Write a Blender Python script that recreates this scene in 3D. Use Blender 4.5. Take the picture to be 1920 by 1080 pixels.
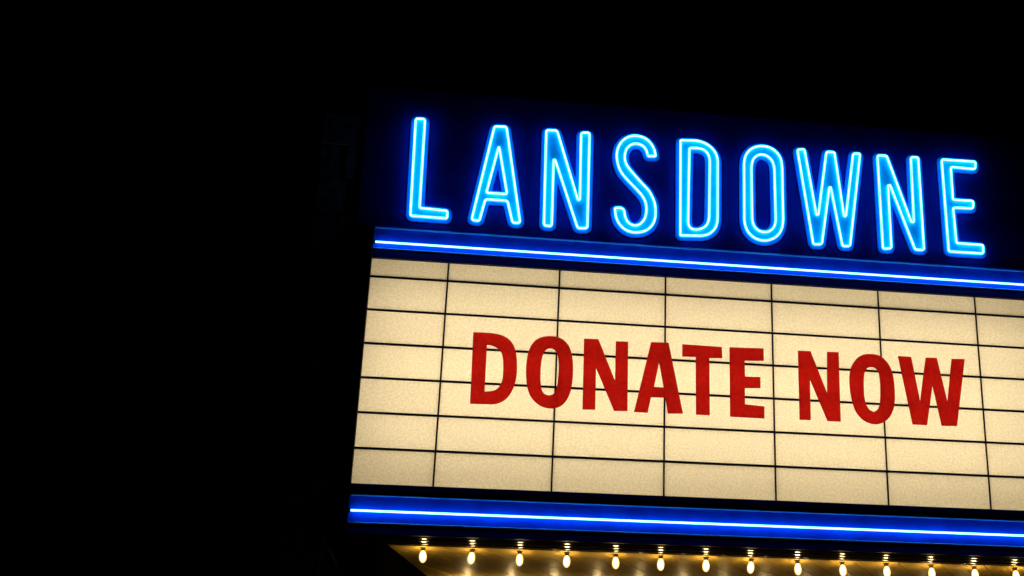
import bpy, math, random
import numpy as np
from mathutils import Vector, Matrix
from mathutils.geometry import tessellate_polygon

for o in list(bpy.data.objects):
    bpy.data.objects.remove(o)
scene = bpy.context.scene
col = scene.collection
random.seed(7)

# ------------------------------------------------------------------ camera
F_PX, PPX, PPY = 2500.0, 1300.0, 700.0            # photo pixels (1920 x 1080)
YAW, PITCH, ROLL = 0.154224, 0.353245, 0.000547
CAM = Vector((0.8115, -7.6770, 1.6))
cy, sy, cp, sp = math.cos(YAW), math.sin(YAW), math.cos(PITCH), math.sin(PITCH)
fwd = Vector((sy * cp, cy * cp, sp))
right0 = Vector((cy, -sy, 0))
up0 = right0.cross(fwd)
cr, sr = math.cos(ROLL), math.sin(ROLL)
RIGHT = cr * right0 + sr * up0
UP = -sr * right0 + cr * up0
cam_data = bpy.data.cameras.new('camera')
cam_data.sensor_width = 36.0
cam_data.lens = 36.0 * F_PX / 1920.0
cam_data.shift_x = (960 - PPX) / 1920.0
cam_data.shift_y = (PPY - 540) / 1920.0
cam_data.clip_start = 0.05
cam_data.clip_end = 2000
cam = bpy.data.objects.new('camera', cam_data)
col.objects.link(cam)
m = Matrix((RIGHT, UP, -fwd)).transposed().to_4x4()
m.translation = CAM
cam.matrix_world = m
scene.camera = cam

# ------------------------------------------------------------------ night sky
world = bpy.data.worlds.new('World')
scene.world = world
world.use_nodes = True
wn = world.node_tree.nodes
wl = world.node_tree.links
bg = wn['Background']
sky = wn.new('ShaderNodeTexSky')
sky.sky_type = 'NISHITA'
sky.sun_disc = False
sky.sun_elevation = math.radians(-12)
sky.sun_rotation = math.radians(200)
wl.new(sky.outputs[0], bg.inputs[0])
bg.inputs[1].default_value = 0.01
scene.view_settings.view_transform = 'Standard'
scene.view_settings.look = 'None'
scene.view_settings.exposure = 0.0
scene.view_settings.gamma = 1.0
scene.view_settings.use_curve_mapping = False
scene.cycles.max_bounces = 10
scene.cycles.diffuse_bounces = 5
scene.cycles.sample_clamp_indirect = 6.0
scene.cycles.use_denoising = True


def at(x, y, Y=0.0):
    """photo pixel -> point on the vertical plane at depth Y"""
    d = RIGHT * ((x - PPX) / F_PX) - UP * ((y - PPY) / F_PX) + fwd
    return CAM + d * ((Y - CAM.y) / d.y)


def at_height(x, y, z):
    d = RIGHT * ((x - PPX) / F_PX) - UP * ((y - PPY) / F_PX) + fwd
    return CAM + d * ((z - CAM.z) / d.z)


# ------------------------------------------------------------------ materials
def new_mat(name):
    mt = bpy.data.materials.new(name)
    mt.use_nodes = True
    nt = mt.node_tree
    return mt, nt, nt.nodes, nt.links


def noise_mix(nt, scale, c0, c1, detail=4.0, lo=0.35, hi=0.65, coords='Object', stretch=None):
    n, l = nt.nodes, nt.links
    tc = n.new('ShaderNodeTexCoord')
    src = tc.outputs[coords]
    if stretch:
        mp = n.new('ShaderNodeMapping')
        mp.inputs['Scale'].default_value = stretch
        l.new(src, mp.inputs[0])
        src = mp.outputs[0]
    t = n.new('ShaderNodeTexNoise')
    t.inputs['Scale'].default_value = scale
    t.inputs['Detail'].default_value = detail
    l.new(src, t.inputs['Vector'])
    r = n.new('ShaderNodeValToRGB')
    r.color_ramp.elements[0].position = lo
    r.color_ramp.elements[1].position = hi
    r.color_ramp.elements[0].color = (*c0, 1)
    r.color_ramp.elements[1].color = (*c1, 1)
    l.new(t.outputs[0], r.inputs[0])
    return r.outputs[0], t.outputs[0]


def painted(name, c0, c1, rough=0.4, scale=6.0, bump=0.0, metallic=0.0, stretch=None, spec=0.5):
    mt, nt, n, l = new_mat(name)
    b = n['Principled BSDF']
    c, f = noise_mix(nt, scale, c0, c1, stretch=stretch)
    l.new(c, b.inputs['Base Color'])
    b.inputs['Roughness'].default_value = rough
    b.inputs['Metallic'].default_value = metallic
    b.inputs['Specular IOR Level'].default_value = spec
    if bump:
        bp = n.new('ShaderNodeBump')
        bp.inputs['Strength'].default_value = bump
        bp.inputs['Distance'].default_value = 0.01
        l.new(f, bp.inputs['Height'])
        l.new(bp.outputs[0], b.inputs['Normal'])
    return mt


def glowing(name, color, strength):
    mt, nt, n, l = new_mat(name)
    n.remove(n['Principled BSDF'])
    e = n.new('ShaderNodeEmission')
    e.inputs[0].default_value = (*color, 1)
    e.inputs[1].default_value = strength
    l.new(e.outputs[0], n['Material Output'].inputs[0])
    return mt


def neon_glass(name, color, strength, clear=0.6):
    """glass wall of a neon tube: mostly clear, glowing faintly in the gas colour"""
    mt, nt, n, l = new_mat(name)
    n.remove(n['Principled BSDF'])
    e = n.new('ShaderNodeEmission')
    e.inputs[0].default_value = (*color, 1)
    e.inputs[1].default_value = strength
    t = n.new('ShaderNodeBsdfTransparent')
    mx = n.new('ShaderNodeMixShader')
    mx.inputs[0].default_value = clear
    l.new(e.outputs[0], mx.inputs[1])
    l.new(t.outputs[0], mx.inputs[2])
    l.new(mx.outputs[0], n['Material Output'].inputs[0])
    return mt


def backlit(name, c0, c1, scale, through, gloss=0.03):
    """translucent plastic sheet: lets the lamps behind it shine through"""
    mt, nt, n, l = new_mat(name)
    n.remove(n['Principled BSDF'])
    c, f = noise_mix(nt, scale, c0, c1, detail=3.0)
    tr = n.new('ShaderNodeBsdfTranslucent')
    df = n.new('ShaderNodeBsdfDiffuse')
    mx = n.new('ShaderNodeMixShader')
    mx.inputs[0].default_value = through
    l.new(c, tr.inputs[0])
    l.new(c, df.inputs[0])
    l.new(df.outputs[0], mx.inputs[1])
    l.new(tr.outputs[0], mx.inputs[2])
    gl = n.new('ShaderNodeBsdfGlossy')
    gl.inputs['Roughness'].default_value = 0.3
    m2 = n.new('ShaderNodeMixShader')
    m2.inputs[0].default_value = gloss
    l.new(mx.outputs[0], m2.inputs[1])
    l.new(gl.outputs[0], m2.inputs[2])
    l.new(m2.outputs[0], n['Material Output'].inputs[0])
    return mt


M = {
    'navy': painted('navy_enamel', (0.0, 0.008, 0.25), (0.0, 0.013, 0.34), 0.6, 5.0, 0.08, spec=0.03),
    'frame': painted('dark_frame_paint', (0.0, 0.005, 0.10), (0.0, 0.008, 0.14), 0.5, 9.0, 0.1, spec=0.08),
    'black': painted('black_paint', (0.004, 0.004, 0.005), (0.007, 0.007, 0.008), 0.7, 8.0, 0.1, spec=0.1),
    'matte': painted('matte_black', (0.0012, 0.0012, 0.0013), (0.002, 0.002, 0.002), 0.9, 8.0, 0.1, spec=0.0),
    'trough': painted('blue_trough_enamel', (0.0, 0.060, 0.56), (0.0, 0.090, 0.74), 0.5, 7.0, 0.05, spec=0.04),
    'bead': painted('blue_trim_metal', (0.08, 0.52, 0.90), (0.10, 0.60, 0.95), 0.3, 20.0, spec=0.4),
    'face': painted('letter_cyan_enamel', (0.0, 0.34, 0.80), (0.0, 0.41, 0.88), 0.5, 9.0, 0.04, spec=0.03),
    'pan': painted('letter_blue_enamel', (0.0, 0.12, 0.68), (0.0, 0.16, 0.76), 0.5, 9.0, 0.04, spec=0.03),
    'gloss': painted('glossy_dark_moulding', (0.030, 0.022, 0.012), (0.045, 0.032, 0.016), 0.16, 14.0, 0.15),
    'gold': painted('aged_gold_soffit_paint', (0.50, 0.33, 0.05), (0.80, 0.56, 0.11), 0.52, 3.0, 0.12,
                    stretch=(1.0, 0.35, 1.0)),
    'socket': painted('bulb_socket', (0.10, 0.07, 0.04), (0.16, 0.11, 0.06), 0.4, 40.0),
    'white': painted('white_reflector_paint', (0.52, 0.52, 0.50), (0.60, 0.60, 0.58), 0.6, 3.0),
    'stone': painted('pier_stone', (0.27, 0.12, 0.22), (0.44, 0.22, 0.33), 0.9, 14.0, 0.6, spec=0.1),
    'mortar': painted('mortar', (0.08, 0.075, 0.07), (0.13, 0.12, 0.11), 0.9, 30.0, 0.4),
    'wall': painted('rendered_wall', (0.10, 0.09, 0.08), (0.16, 0.14, 0.12), 0.9, 5.0, 0.4),
    'paving': painted('concrete_paving', (0.16, 0.16, 0.15), (0.26, 0.25, 0.24), 0.85, 4.0, 0.3),
    'asphalt': painted('asphalt', (0.035, 0.035, 0.036), (0.065, 0.065, 0.066), 0.85, 60.0, 0.4),
    'acrylic': backlit('cream_acrylic', (0.68, 0.572, 0.40), (0.82, 0.708, 0.505), 85.0, 0.72),
    'red': backlit('red_letter_plastic', (0.54, 0.010, 0.008), (0.64, 0.015, 0.012), 40.0, 0.75, 0.015),
    'lamp': glowing('fluorescent_lamp', (1.0, 0.90, 0.70), 11.5),
    'cyan_neon': glowing('cyan_neon_gas', (0.14, 0.60, 1.0), 16.0),
    'blue_neon': glowing('blue_neon_gas', (0.12, 0.38, 1.0), 19.0),
    'cyan_glass': neon_glass('cyan_neon_glass', (0.0, 0.66, 1.0), 1.4),
    'blue_glass': neon_glass('blue_neon_glass', (0.0, 0.30, 1.0), 1.4),
    'bulb': glowing('warm_bulb_filament', (1.0, 0.68, 0.27), 80.0),
    'frost': neon_glass('warm_frosted_glass', (1.0, 0.60, 0.16), 2.4, 0.55),
}


# ------------------------------------------------------------------ mesh helpers
def link_mesh(name, verts, faces, mat, parent=None, smooth=False):
    me = bpy.data.meshes.new(name)
    me.from_pydata([tuple(v) for v in verts], [], faces)
    me.materials.append(M[mat])
    if smooth:
        me.polygons.foreach_set('use_smooth', [True] * len(me.polygons))
    me.update()
    o = bpy.data.objects.new(name, me)
    col.objects.link(o)
    if parent:
        o.parent = parent
    return o


def empty(name, label, cat, group=None, kind=None):
    o = bpy.data.objects.new(name, None)
    col.objects.link(o)
    tag(o, label, cat, group, kind)
    return o


def tag(o, label=None, cat=None, group=None, kind=None):
    if label:
        o['label'] = label
    if cat:
        o['category'] = cat
    if group:
        o['group'] = group
    if kind:
        o['kind'] = kind
    return o


class MB:
    def __init__(self):
        self.v, self.f = [], []

    def box(self, x0, x1, y0, y1, z0, z1, bev=0.0):
        b = len(self.v)
        if bev <= 0:
            self.v += [(x0, y0, z0), (x1, y0, z0), (x1, y1, z0), (x0, y1, z0),
                       (x0, y0, z1), (x1, y0, z1), (x1, y1, z1), (x0, y1, z1)]
            self.f += [tuple(b + i for i in q) for q in
                       [(3, 2, 1, 0), (4, 5, 6, 7), (0, 1, 5, 4), (1, 2, 6, 5), (2, 3, 7, 6), (3, 0, 4, 7)]]
        else:   # front edges chamfered (front = low y)
            e = bev
            ring = [[(x0, y1, z0), (x1, y1, z0), (x1, y1, z1), (x0, y1, z1)],
                    [(x0, y0 + e, z0), (x1, y0 + e, z0), (x1, y0 + e, z1), (x0, y0 + e, z1)],
                    [(x0 + e, y0, z0 + e), (x1 - e, y0, z0 + e), (x1 - e, y0, z1 - e), (x0 + e, y0, z1 - e)]]
            for r in ring:
                self.v += r
            for k in range(2):
                for i in range(4):
                    j = (i + 1) % 4
                    self.f.append((b + 4 * k + i, b + 4 * k + j, b + 4 * k + 4 + j, b + 4 * k + 4 + i))
            self.f += [(b + 8, b + 9, b + 10, b + 11), (b + 3, b + 2, b + 1, b)]
        return self

    def rod(self, p0, p1, r, n=14):
        """round bar along X with rounded ends"""
        b = len(self.v)
        x0, x1 = p0[0], p1[0]
        rings = [(x0, r * .35), (x0 + r * .35, r * .8), (x0 + r, r), (x1 - r, r), (x1 - r * .35, r * .8), (x1, r * .35)]
        for x, q in rings:
            for k in range(n):
                a = 2 * math.pi * k / n
                self.v.append((x, p0[1] + q * math.cos(a), p0[2] + q * math.sin(a)))
        for i in range(len(rings) - 1):
            for k in range(n):
                j = (k + 1) % n
                self.f.append((b + i * n + k, b + i * n + j, b + (i + 1) * n + j, b + (i + 1) * n + k))
        self.f.append(tuple(b + k for k in range(n))[::-1])
        self.f.append(tuple(b + (len(rings) - 1) * n + k for k in range(n)))
        return self

    def lathe(self, prof, n=18):
        """profile of (radius, z) about the local Z axis"""
        b = len(self.v)
        for r, z in prof:
            for k in range(n):
                a = 2 * math.pi * k / n
                self.v.append((r * math.cos(a), r * math.sin(a), z))
        for i in range(len(prof) - 1):
            for k in range(n):
                j = (k + 1) % n
                self.f.append((b + i * n + k, b + (i + 1) * n + k, b + (i + 1) * n + j, b + i * n + j))
        self.f.append(tuple(b + k for k in range(n)))
        self.f.append(tuple(b + (len(prof) - 1) * n + k for k in range(n))[::-1])
        return self

    def build(self, name, mat, parent=None, smooth=False):
        return link_mesh(name, self.v, self.f, mat, parent, smooth)


def part(name, mat, parent, x0, x1, y0, y1, z0, z1, bev=0.0):
    return MB().box(x0, x1, y0, y1, z0, z1, bev).build(name, mat, parent)


# ------------------------------------------------------------------ outline helpers (x, z pairs)
def fillet(pts, r, n=5):
    out = []
    N = len(pts)
    for i in range(N):
        p = np.array(pts[i], float)
        a = np.array(pts[i - 1], float) - p
        b = np.array(pts[(i + 1) % N], float) - p
        la, lb = np.linalg.norm(a), np.linalg.norm(b)
        t = min(r, .45 * la, .45 * lb)
        p0, p1 = p + a / la * t, p + b / lb * t
        for k in range(n + 1):
            s = k / n
            out.append(tuple((1 - s) ** 2 * p0 + 2 * s * (1 - s) * p + s * s * p1))
    return out


def soften(pts, limit=50.0, it=2):
    for _ in range(it):
        out = []
        N = len(pts)
        for i in range(N):
            p = np.array(pts[i], float)
            a = p - np.array(pts[i - 1], float)
            b = np.array(pts[(i + 1) % N], float) - p
            la, lb = np.linalg.norm(a), np.linalg.norm(b)
            c = np.dot(a, b) / (la * lb + 1e-12)
            ang = math.degrees(math.acos(max(-1, min(1, c))))
            if ang > limit:
                out.append(tuple(p))
            else:
                t = .25 * min(la, lb)
                out.append(tuple(p - a / la * t))
                out.append(tuple(p + b / lb * t))
        pts = out
    return pts


def area(l):
    a = np.array(l)
    return .5 * float(np.sum(a[:, 0] * np.roll(a[:, 1], -1) - np.roll(a[:, 0], -1) * a[:, 1]))


def signed(loops, P):
    d = np.full(len(P), 1e9)
    ins = np.zeros(len(P), bool)
    for l in loops:
        A = np.array(l)
        B = np.roll(A, -1, axis=0)
        for a, b in zip(A, B):
            ab = b - a
            t = np.clip(((P - a) @ ab) / (ab @ ab + 1e-15), 0, 1)
            q = P - a - t[:, None] * ab
            d = np.minimum(d, np.einsum('ij,ij->i', q, q))
            c = (a[1] > P[:, 1]) != (b[1] > P[:, 1])
            if abs(ab[1]) > 1e-12:
                ins ^= c & (P[:, 0] < a[0] + (P[:, 1] - a[1]) * ab[0] / ab[1])
    d = np.sqrt(d)
    return np.where(ins, -d, d)


def grow(loops, off, h=0.0035):
    """outline of everything within `off` of the shape (marching squares)"""
    allp = np.concatenate([np.array(l) for l in loops])
    lo = allp.min(0) - off - 3 * h
    hi = allp.max(0) + off + 3 * h
    nx, nz = int((hi[0] - lo[0]) / h) + 2, int((hi[1] - lo[1]) / h) + 2
    gx, gz = np.meshgrid(lo[0] + h * np.arange(nx), lo[1] + h * np.arange(nz), indexing='ij')
    S = (signed(loops, np.stack([gx.ravel(), gz.ravel()], 1)) - off).reshape(nx, nz)
    nxt, pos = {}, {}

    def ep(i, j, horiz):
        key = (i, j, horiz)
        if key not in pos:
            a = S[i, j]
            b = S[i + 1, j] if horiz else S[i, j + 1]
            t = a / (a - b)
            pos[key] = (lo[0] + h * (i + (t if horiz else 0)), lo[1] + h * (j + (0 if horiz else t)))
        return key
    cand = np.argwhere((np.minimum.reduce([S[:-1, :-1], S[1:, :-1], S[:-1, 1:], S[1:, 1:]]) < 0) &
                       (np.maximum.reduce([S[:-1, :-1], S[1:, :-1], S[:-1, 1:], S[1:, 1:]]) >= 0))
    for i, j in cand:
        i, j = int(i), int(j)
        c = [S[i, j] < 0, S[i + 1, j] < 0, S[i + 1, j + 1] < 0, S[i, j + 1] < 0]
        e = [(i, j, True), (i + 1, j, False), (i, j + 1, True), (i, j, False)]
        # walking the cell counter-clockwise, leave inside -> enter inside
        outs = [k for k in range(4) if c[k] and not c[(k + 1) % 4]]
        ins = [k for k in range(4) if not c[k] and c[(k + 1) % 4]]
        for k in outs:
            q = min(ins, key=lambda w: (w - k) % 4)
            nxt[ep(*e[k])] = ep(*e[q])
    res = []
    while nxt:
        s = next(iter(nxt))
        loop, k = [], s
        while k in nxt:
            loop.append(pos[k])
            k = nxt.pop(k)
        if len(loop) > 8:
            res.append(simplify(loop, 0.0004))
    res = [l for l in res if len(l) > 3]
    res.sort(key=lambda l: -abs(area(l)))
    return res


def simplify(loop, tol):
    pts = np.array(loop)

    def dp(a, b):
        if b <= a + 1:
            return []
        A, B = pts[a], pts[b]
        ab = B - A
        L = np.linalg.norm(ab)
        seg = pts[a + 1:b]
        if L < 1e-9:
            d = np.linalg.norm(seg - A, axis=1)
        else:
            d = np.abs(ab[0] * (seg[:, 1] - A[1]) - ab[1] * (seg[:, 0] - A[0])) / L
        k = int(np.argmax(d))
        if d[k] <= tol:
            return []
        k += a + 1
        return dp(a, k) + [k] + dp(k, b)
    half = len(pts) // 2
    keep = [0] + dp(0, half) + [half] + dp(half, len(pts) - 1) + [len(pts) - 1]
    return [tuple(pts[k]) for k in keep]


def slab(name, loops, yf, yb, mat, parent=None, bev=0.0):
    """outline (outer loop first, then holes) turned into a plate with a front face and edge returns"""
    loops = [l if (area(l) > 0) == (k == 0) else l[::-1] for k, l in enumerate(loops)]
    vl = [[Vector((x, z, 0)) for x, z in l] for l in loops]
    tris = tessellate_polygon(vl)
    flat = [p for l in loops for p in l]
    v = [(x, yf, z) for x, z in flat]
    f = []
    for t in tris:
        a, b, c = (flat[i] for i in t)
        s = (b[0] - a[0]) * (c[1] - a[1]) - (b[1] - a[1]) * (c[0] - a[0])
        f.append(tuple(t) if s > 0 else tuple(t)[::-1])
    o = 0
    n = len(flat)
    v += [(x, yb, z) for x, z in flat]
    for l in loops:
        k = len(l)
        for i in range(k):
            j = (i + 1) % k
            f.append((o + i, o + n + i, o + n + j, o + j))
        o += k
    return link_mesh(name, v, f, mat, parent)


def tube(name, loop, Y, r, mat, parent, n=10, core=0.47, core_mat='cyan_neon'):
    P = np.array(loop)
    # drop near-duplicates
    keep = [0]
    for i in range(1, len(P)):
        if np.linalg.norm(P[i] - P[keep[-1]]) > 0.0012:
            keep.append(i)
    P = P[keep]
    N = len(P)
    v, f = [], []
    for rr in (r, r * core):
        b = len(v)
        for i in range(N):
            t = P[(i + 1) % N] - P[i - 1]
            t /= np.linalg.norm(t) + 1e-12
            nx, nz = -t[1], t[0]
            for k in range(n):
                a = 2 * math.pi * k / n
                c, s = rr * math.cos(a), rr * math.sin(a)
                v.append((P[i][0] + nx * c, Y + s, P[i][1] + nz * c))
        for i in range(N):
            j = (i + 1) % N
            for k in range(n):
                q = (k + 1) % n
                f.append((b + i * n + k, b + i * n + q, b + j * n + q, b + j * n + k))
    o = link_mesh(name, v, f, mat, parent, True)
    o.data.materials.append(M[core_mat])
    o.data.polygons.foreach_set('material_index', [0] * (N * n) + [1] * (N * n))
    return o


# ------------------------------------------------------------------ setting
XL, XR = 0.0, 4.35            # board opening
SL, SR = -0.125, 4.475        # outer ends of the cabinet
Z_SOF = 3.375
ground = link_mesh('ground', [(-400, -400, -0.13), (400, -400, -0.13), (400, 400, -0.13), (-400, 400, -0.13)],
                   [(0, 1, 2, 3)], 'asphalt')
tag(ground, 'dark asphalt street in front of the theatre', None, None, 'structure')
pv = MB().box(-30, 40, -4.0, 2.6, -0.128, 0.0).build('pavement', 'paving')
tag(pv, 'concrete pavement under the marquee', None, None, 'structure')

# theatre: upper wall, recessed lower wall, stone piers either side of the marquee
bld = empty('theatre_building', 'dark theatre front with stone block piers behind the marquee', 'building')
part('upper_wall', 'wall', bld, SL + .06, SR - .06, 0.50, 8.0, 3.42, 6.30)
part('lower_wall', 'wall', bld, -0.30, 4.65, 2.40, 8.0, 0.0, 3.41)
part('parapet_coping', 'mortar', bld, -0.40, 4.75, 0.45, 8.1, 6.303, 6.40)
rng = random.Random(3)
for px0, px1 in ((-0.375, -0.128), (4.478, 4.725)):
    part('pier_core', 'mortar', bld, px0 + .012, px1 - .012, 0.014, 8.0, 0.0, 6.30)
    z, k = 0.004, 0
    while z < 6.05:
        h = 0.235
        cuts = [px0, px1] if k % 2 else [px0, px0 + .155, px1]
        for a, b in zip(cuts[:-1], cuts[1:]):
            dy = rng.uniform(-.004, .004)
            part('stone_block', 'stone', bld, a + .004, b - .004, 0.001 + dy * .4, 0.30 if k % 2 else 0.22, z, z + h - .010, 0.003)
        z += h
        k += 1

# ------------------------------------------------------------------ marquee cabinet
mq = empty('marquee_cabinet', 'theatre marquee with backlit cream letter board between blue neon troughs', 'marquee')
T_LIP, T_LOW, B_TOP, B_BOT, L1, L2 = 5.312, 5.170, 5.113, 3.672, 3.600, 3.440
sh = MB()
sh.box(SL, SR, 0.44, 0.48, 3.40, 5.312)
sh.box(SL, SR, 0.004, 0.438, 5.24, 5.30)
sh.box(SL, SR, 0.004, 0.438, 3.395, 3.60)
sh.box(SL, SL + .03, 0.004, 0.438, 3.602, 5.238)
sh.box(SR - .03, SR, 0.004, 0.438, 3.602, 5.238)
sh.build('shell', 'black', mq)
rf = MB()
rf.box(SL + .04, SR - .04, 0.41, 0.42, 3.65, 5.19)
rf.box(SL + .04, SR - .04, 0.03, 0.408, 5.192, 5.20)
rf.box(SL + .04, SR - .04, 0.03, 0.408, 3.64, 3.648)
rf.box(SL + .032, SL + .038, 0.03, 0.42, 3.65, 5.19)
rf.box(SR - .038, SR - .032, 0.03, 0.42, 3.65, 5.19)
rf.build('reflector', 'white', mq)
for z in (4.01, 4.40, 4.79):
    MB().rod((0.0, 0.27, z), (4.35, 0.27, z), 0.019).build('fluorescent_lamp', 'lamp', mq, True)
for x0, x1 in ((SL, XL), (XR, SR)):
    part('stile', 'black', mq, x0, x1, -0.026, 0.02, Z_SOF, T_LIP - .002, 0.004)
part('frame_rail', 'frame', mq, XL + .001, XR - .001, -0.007, 0.02, B_TOP, T_LOW, 0.004)
part('frame_rail', 'frame', mq, XL + .001, XR - .001, -0.007, 0.02, L1 + .004, B_BOT, 0.004)
part('frame_rail', 'frame', mq, XL + .001, XR - .001, -0.007, 0.02, Z_SOF + .001, L2 - .004, 0.004)
part('neon_trough', 'trough', mq, XL + .001, XR - .001, 0.0, 0.018, T_LOW + .001, T_LIP)
part('neon_trough', 'trough', mq, XL + .001, XR - .001, 0.0, 0.018, L2 - .003, L1 + .003)
for z, y in ((T_LIP, -0.010), (T_LOW + .002, -0.008), (L1 + .002, -0.008), (L2 - .002, -0.008)):
    MB().rod((XL + .004, y, z), (XR - .004, y, z), 0.0050, 10).build('trim_bead', 'bead', mq, True)
TY = -0.026
for z in (at(1460, 503.4, TY).z, at(1460, 987, TY).z):
    MB().rod((XL + .010, TY, z), (XR - .010, TY, z), 0.0100, 14).build('neon_tube', 'blue_glass', mq, True)
    b = MB().rod((XL + .012, TY, z), (XR - .012, TY, z), 0.0049, 14)
    o = bpy.data.objects[[q.name for q in mq.children if q.name.startswith('neon_tube')][-1]]
    nv, nf = len(o.data.vertices), len(o.data.polygons)
    vv = [tuple(q.co) for q in o.data.vertices] + b.v
    ff = [tuple(q.vertices) for q in o.data.polygons] + [tuple(i + nv for i in q) for q in b.f]
    me = bpy.data.meshes.new('neon_tube')
    me.from_pydata(vv, [], ff)
    me.materials.append(M['blue_glass'])
    me.materials.append(M['blue_neon'])
    me.polygons.foreach_set('material_index', [0] * nf + [1] * len(b.f))
    me.polygons.foreach_set('use_smooth', [True] * len(ff))
    o.data = me
    for x in (XL + .004, XR - .004):
        MB().rod((x - .012, TY, z), (x + .012, TY, z), 0.0125, 12).build('electrode_cap', 'black', mq, True)

# letter board: one acrylic panel per cell, dark letter tracks and mullions between them
XV = [0.0, 0.4667, 1.1565, 1.8288, 2.5168, 3.2252, 3.8838, 4.35]
ZV = [B_TOP] + [5.2134 - 0.22 * k for k in range(1, 7)] + [B_BOT]
TR, MU = 0.0062, 0.0044
for i in range(7):
    for j in range(7):
        x0 = XV[i] + (MU if i else -.01)
        x1 = XV[i + 1] - (MU if i < 6 else -.01)
        z1 = ZV[j] - (TR if j else -.01)
        z0 = ZV[j + 1] + (TR if j < 6 else -.01)
        dy = rng.uniform(-.0008, .0008)
        slab('panel', [[(x0, z0), (x1, z0), (x1, z1), (x0, z1)]], 0.022 + dy, 0.028, 'acrylic', mq)
for j in range(1, 7):
    part('letter_track', 'black', mq, XL - .004, XR + .004, 0.0160, 0.030, ZV[j] - TR - .0006, ZV[j] + TR + .0006, 0.002)
for i in range(1, 7):
    part('mullion', 'black', mq, XV[i] - MU - .0006, XV[i] + MU + .0006, 0.0175, 0.031, B_BOT - .01, B_TOP + .01, 0.002)

# underside: dark glossy ridged border, diagonal gold boards
part('soffit_border', 'gloss', mq, SL, SR, 0.022, 0.265, Z_SOF + .002, Z_SOF + .018)
for y in (0.045, 0.115, 0.19):
    MB().rod((SL + .01, y, Z_SOF + .006), (SR - .01, y, Z_SOF + .006), 0.011, 12).build('moulding', 'gloss', mq, True)
part('soffit_backing', 'black', mq, SL, SR, 0.268, 2.39, Z_SOF + .020, Z_SOF + .035)
TA = math.tan(math.radians(31))
e0 = at_height(727, 1021, Z_SOF)
Y0, Y1 = 0.268, 2.38


def clip(poly, fn):
    """keep the part of a polygon where fn(point) >= 0"""
    out = []
    for i in range(len(poly)):
        a, b = poly[i - 1], poly[i]
        fa, fb = fn(a), fn(b)
        if (fa >= 0) != (fb >= 0):
            t = fa / (fa - fb)
            out.append((a[0] + t * (b[0] - a[0]), a[1] + t * (b[1] - a[1])))
        if fb >= 0:
            out.append(b)
    return out


TE = math.tan(math.radians(13))
x = e0.x - 10 * 0.142
while x < SR - .05:
    w = 0.142
    poly = [(x, Y0), (x + w - .007, Y0), (x + w - .007 + TA * (Y1 - Y0), Y1), (x + TA * (Y1 - Y0), Y1)]
    poly = clip(poly, lambda p: SR - .01 - p[0])
    if poly:
        poly = clip(poly, lambda p: p[0] - e0.x - TE * (p[1] - Y0))
    if len(poly) >= 3:
        zb = Z_SOF + rng.uniform(0, .003)
        k = len(poly)
        v = [(a, b, zb) for a, b in poly] + [(a, b, Z_SOF + .018) for a, b in poly]
        f = [tuple(range(k))[::-1], tuple(range(k, 2 * k))] + [(i, (i + 1) % k, k + (i + 1) % k, k + i) for i in range(k)]
        link_mesh('soffit_board', v, f, 'gold', mq)
    x += w
# black board added to block bulb light from the pier, keeping this end dark
q0, q1 = Vector((e0.x - .006 - TE * (Y0 - .03), .03, 0)), Vector((e0.x - .006 + TE * (Y1 - Y0), Y1, 0))
v = []
for q, z in ((q0, Z_SOF - .006), (q1, Z_SOF - .006), (q1, Z_SOF - .42), (q0, Z_SOF - .34)):
    v += [(q.x, q.y, z), (q.x - .03, q.y, z)]
link_mesh('end_light_block', v, [(0, 2, 4, 6), (1, 7, 5, 3), (0, 1, 3, 2), (2, 3, 5, 4), (4, 5, 7, 6), (6, 7, 1, 0)], 'matte', mq)

# ------------------------------------------------------------------ name sign above the cabinet
ns = empty('name_sign', 'navy sign panel with LANSDOWNE in cyan neon letters above the marquee', 'sign')
HY = -0.004
part('header_panel', 'navy', ns, SL + .002, SR - .002, HY, 0.44, T_LIP + .006, 6.335, 0.012)
PAN_F, TUBE_Y = HY - 0.006, HY - 0.025


def px(u0, v0, s, pts):
    return [(u0 + u / s, v0 + v / s) for u, v in pts]


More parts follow.
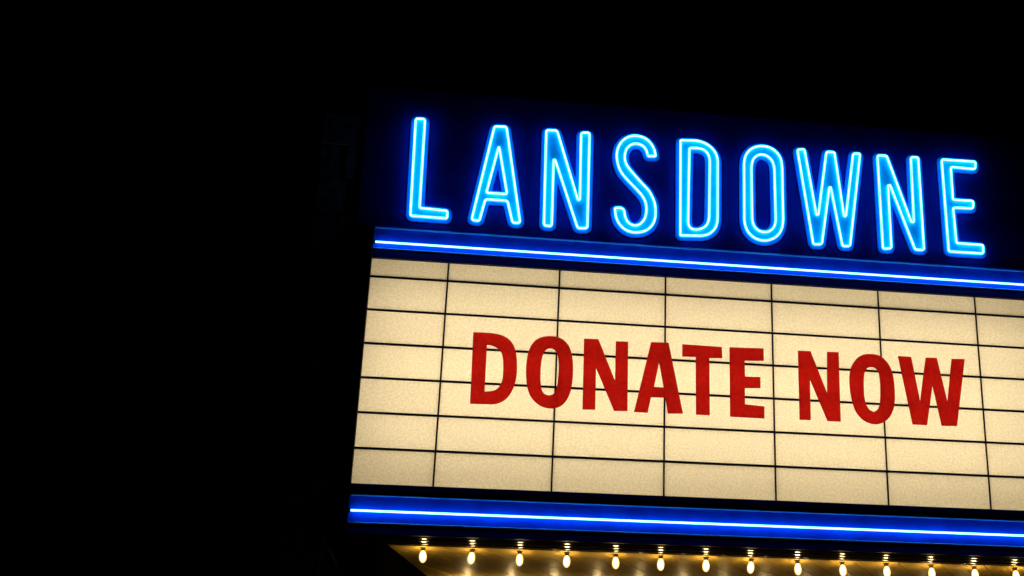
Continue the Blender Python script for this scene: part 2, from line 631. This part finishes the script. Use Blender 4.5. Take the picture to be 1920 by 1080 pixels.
za = (720, 190, 3.483)
zb_ = (1120, 210, 3.6)
zc = (1460, 240, 3.272)
NEON = [
    ('L', za, 4.0, [[(208, 113), (268, 116), (232, 696), (415, 715), (412, 764), (172, 746)]]),
    ('A', za, 4.5, [[(722, 163), (800, 166), (889, 793), (840, 793), (806, 648), (662, 639), (622, 781), (572, 773)],
                    [(751, 290), (804, 606), (668, 597)]]),
    ('N', za, 4.5, [[(1060, 188), (1130, 190), (1266, 642), (1279, 642), (1288, 205), (1343, 205), (1328, 828), (1265, 828),
                     (1118, 382), (1108, 382), (1095, 815), (1044, 810)]]),
    ('S', zb_, 2.0, [[(395, 297), (380, 235), (340, 185), (290, 163), (240, 158), (190, 175), (150, 215), (130, 270), (133, 330),
                      (152, 395), (200, 455), (260, 515), (305, 565), (328, 610), (333, 670), (320, 725), (285, 760), (250, 768),
                      (210, 750), (187, 710), (180, 660), (160, 646), (118, 648), (125, 710), (150, 760), (195, 800), (255, 815),
                      (320, 805), (365, 775), (390, 725), (395, 660), (385, 600), (350, 530), (300, 480), (230, 400), (195, 355),
                      (183, 310), (190, 260), (215, 225), (255, 210), (300, 220), (330, 250), (342, 297)]]),
    ('D', zb_, 2.5, [[(562, 190), (680, 193), (740, 215), (790, 258), (813, 310), (812, 740), (795, 790), (752, 825), (710, 835),
                      (560, 832)],
                     [(622, 243), (670, 241), (715, 250), (745, 275), (760, 315), (755, 720), (740, 765), (700, 790), (660, 795),
                      (625, 783), (612, 750)]]),
    ('O', zb_, 2.5, [[(990, 340), (1000, 290), (1035, 248), (1090, 228), (1150, 232), (1205, 262), (1238, 310), (1247, 360),
                      (1255, 740), (1243, 800), (1205, 848), (1140, 870), (1075, 860), (1018, 815), (992, 750)],
                     [(1040, 360), (1053, 312), (1090, 285), (1135, 288), (1178, 320), (1195, 370), (1205, 740), (1190, 785),
                      (1150, 812), (1100, 808), (1063, 780), (1045, 735)]]),
    ('W', zc, 4.0, [[(115, 132), (158, 130), (232, 532), (244, 532), (293, 146), (342, 148), (401, 540), (413, 540), (457, 157),
                     (500, 157), (438, 724), (392, 724), (320, 364), (311, 364), (265, 712), (213, 713)]]),
    ('N', zc, 4.0, [[(606, 168), (662, 170), (814, 576), (830, 577), (811, 179), (856, 180), (892, 748), (838, 746), (684, 350),
                     (671, 352), (692, 738), (640, 740)]]),
    ('E', zc, 4.0, [[(1000, 193), (1208, 207), (1206, 252), (1056, 238), (1069, 440), (1194, 448), (1193, 493), (1070, 488),
                     (1091, 706), (1254, 718), (1256, 770), (1044, 757)]]),
]
for ch, (u0, v0, s), rad, loops in NEON:
    tl = []
    for lp in loops:
        q = px(u0, v0, s, lp)
        if ch in 'SDO':
            q = soften(q, 52, 3)
        q = fillet(q, rad)
        tl.append([(at(a, b, TUBE_Y).x, at(a, b, TUBE_Y).z) for a, b in q])
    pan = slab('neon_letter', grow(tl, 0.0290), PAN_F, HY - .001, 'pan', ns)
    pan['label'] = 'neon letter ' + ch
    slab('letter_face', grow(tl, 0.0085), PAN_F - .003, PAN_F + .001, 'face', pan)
    for q in tl:
        tube('neon_tube', q, TUBE_Y, 0.0105, 'cyan_glass', pan)

# ------------------------------------------------------------------ changeable red letters on the board
ra = (860, 600, 5.4)
rb = (1080, 610, 5.0526)
rc = (1460, 620, 4.174)
RED = [
    ('D', 'starting the word DONATE', ra, [[(148, 122), (300, 128), (400, 140), (480, 170), (540, 222), (580, 310), (592, 430),
        (590, 550), (570, 650), (530, 740), (480, 800), (420, 838), (350, 852), (115, 845)],
        [(287, 250), (330, 252), (385, 275), (430, 315), (450, 385), (452, 480), (447, 580), (432, 640), (400, 690), (355, 716), (262, 725)]]),
    ('O', 'between the D and N of DONATE', ra, [[(925, 160), (1000, 168), (1070, 202), (1120, 262), (1150, 350), (1160, 470), (1155, 600),
        (1140, 710), (1100, 805), (1048, 865), (980, 892), (900, 893), (830, 870), (762, 820), (715, 750), (690, 660), (680, 540),
        (685, 430), (700, 335), (735, 250), (785, 195), (850, 168)],
        [(930, 284), (970, 295), (1000, 338), (1015, 425), (1012, 540), (1000, 650), (980, 725), (950, 757), (905, 765), (860, 745),
         (838, 700), (828, 620), (830, 480), (845, 380), (868, 315), (895, 290)]]),
    ('N', 'between the O and A of DONATE', rb, [[(77, 125), (212, 130), (370, 525), (378, 150), (495, 155), (488, 810), (362, 808),
        (190, 400), (182, 797), (62, 793)]]),
    ('A', 'in the word DONATE', rb, [[(712, 158), (877, 163), (1013, 833), (872, 833), (845, 682), (712, 678), (680, 825),
        (550, 818)], [(788, 352), (832, 588), (740, 582)]]),
    ('T', 'in the word DONATE', rb, [[(1008, 178), (1382, 204), (1386, 308), (1264, 308), (1268, 850), (1138, 842),
        (1135, 297), (1008, 292)]]),
    ('E', 'ending the word DONATE', rb, [[(1455, 207), (1778, 218), (1780, 333), (1598, 333), (1602, 485), (1748, 490), (1748, 592),
        (1600, 592), (1602, 748), (1786, 768), (1786, 880), (1462, 862)]]),
    ('N', 'starting the word NOW', rc, [[(152, 155), (250, 160), (380, 490), (380, 165), (470, 168), (486, 710), (384, 705), (245, 378),
        (252, 698), (165, 695)]]),
    ('O', 'in the middle of the word NOW', rc, [[(710, 180), (770, 186), (820, 212), (865, 265), (895, 340), (908, 440), (912, 540),
        (900, 620), (870, 680), (820, 720), (765, 733), (710, 724), (650, 690), (605, 635), (575, 555), (557, 450), (553, 340), (575, 262),
        (618, 208), (660, 186)],
        [(725, 280), (760, 290), (785, 325), (797, 400), (798, 500), (795, 570), (778, 616), (745, 636), (710, 620), (685, 580), (670, 520),
         (665, 400), (672, 325), (693, 290)]]),
    ('W', 'ending the word NOW', rc, [[(935, 198), (1037, 204), (1108, 555), (1152, 210), (1238, 212), (1322, 557), (1355, 220), (1457, 222),
        (1397, 745), (1278, 742), (1205, 428), (1163, 737), (1050, 732)]]),
]
RY = -0.028
for ch, where, (u0, v0, s), loops in RED:
    ll = []
    for lp in loops:
        q = soften(px(u0, v0, s, lp), 48)
        ll.append([(at(a, b, RY).x, at(a, b, RY).z) for a, b in q])
    o = slab('sign_letter', ll, RY, RY + .007, 'red')
    tag(o, f'flat red plastic letter {ch} {where} on the cream board', 'letter', 'red letters hung on the letter board')

# ------------------------------------------------------------------ bulbs under the marquee
GP = [(0.008, -.016), (0.013, -.024), (0.0175, -.036), (0.0205, -.050), (0.0205, -.063), (0.018, -.077),
      (0.0125, -.087), (0.006, -.0925), (0.001, -.094)]
GP = [(r * 1.1, z) for r, z in GP]
glass = MB().lathe(GP)
n_glass = len(glass.f)
glass.lathe([(r * .56, -.056 + (z + .056) * .70) for r, z in GP])     # the glowing filament region inside the frosted glass
sock = MB().lathe([(0.021, 0.004), (0.021, -.002), (0.016, -.005), (0.0135, -.008), (0.0135, -.021), (0.010, -.023)], 16)


def bulb(x, y, label, group, first):
    if first is None:
        r = empty('light_bulb', label, 'light bulb', group)
        sock.build('socket', 'socket', r, True)
        g = glass.build('bulb_glass', 'frost', r, True)
        g.data.materials.append(M['bulb'])
        g.data.polygons.foreach_set('material_index', [0] * n_glass + [1] * (len(glass.f) - n_glass))
    else:
        r = first.copy()
        col.objects.link(r)
        for c in first.children:
            d = c.copy()
            col.objects.link(d)
            d.parent = r
        r['label'], r['group'] = label, group
    r.location = (x, y, Z_SOF + .004)
    r.rotation_euler = (rng.uniform(-.07, .07), rng.uniform(-.08, .08), rng.uniform(0, 6))
    return r


first = None
BULBS = [792, 885, 974, 1063, 1154, 1239, 1324, 1409, 1495, 1578.6, 1661, 1745, 1825, 1901]
bx = [at(u, 1045, 0.31).x for u in BULBS]
fitx = np.polyfit(range(len(bx)), bx, 1)
for i in range(15):
    xx = bx[i] if i < len(bx) else float(np.polyval(fitx, i))
    if xx < SR - .08:
        b = bulb(xx, 0.31, 'lit warm white bulb in the front row under the marquee edge', 'bulbs in the front row under the marquee', first)
        first = first or b
for i in range(14):
    xx = float(np.polyval(fitx, i + 0.55)) + .1
    if xx < SR - .1:
        bulb(xx, 1.15, 'lit warm white bulb in the second row deeper under the marquee', 'bulbs in the second row under the marquee', first)
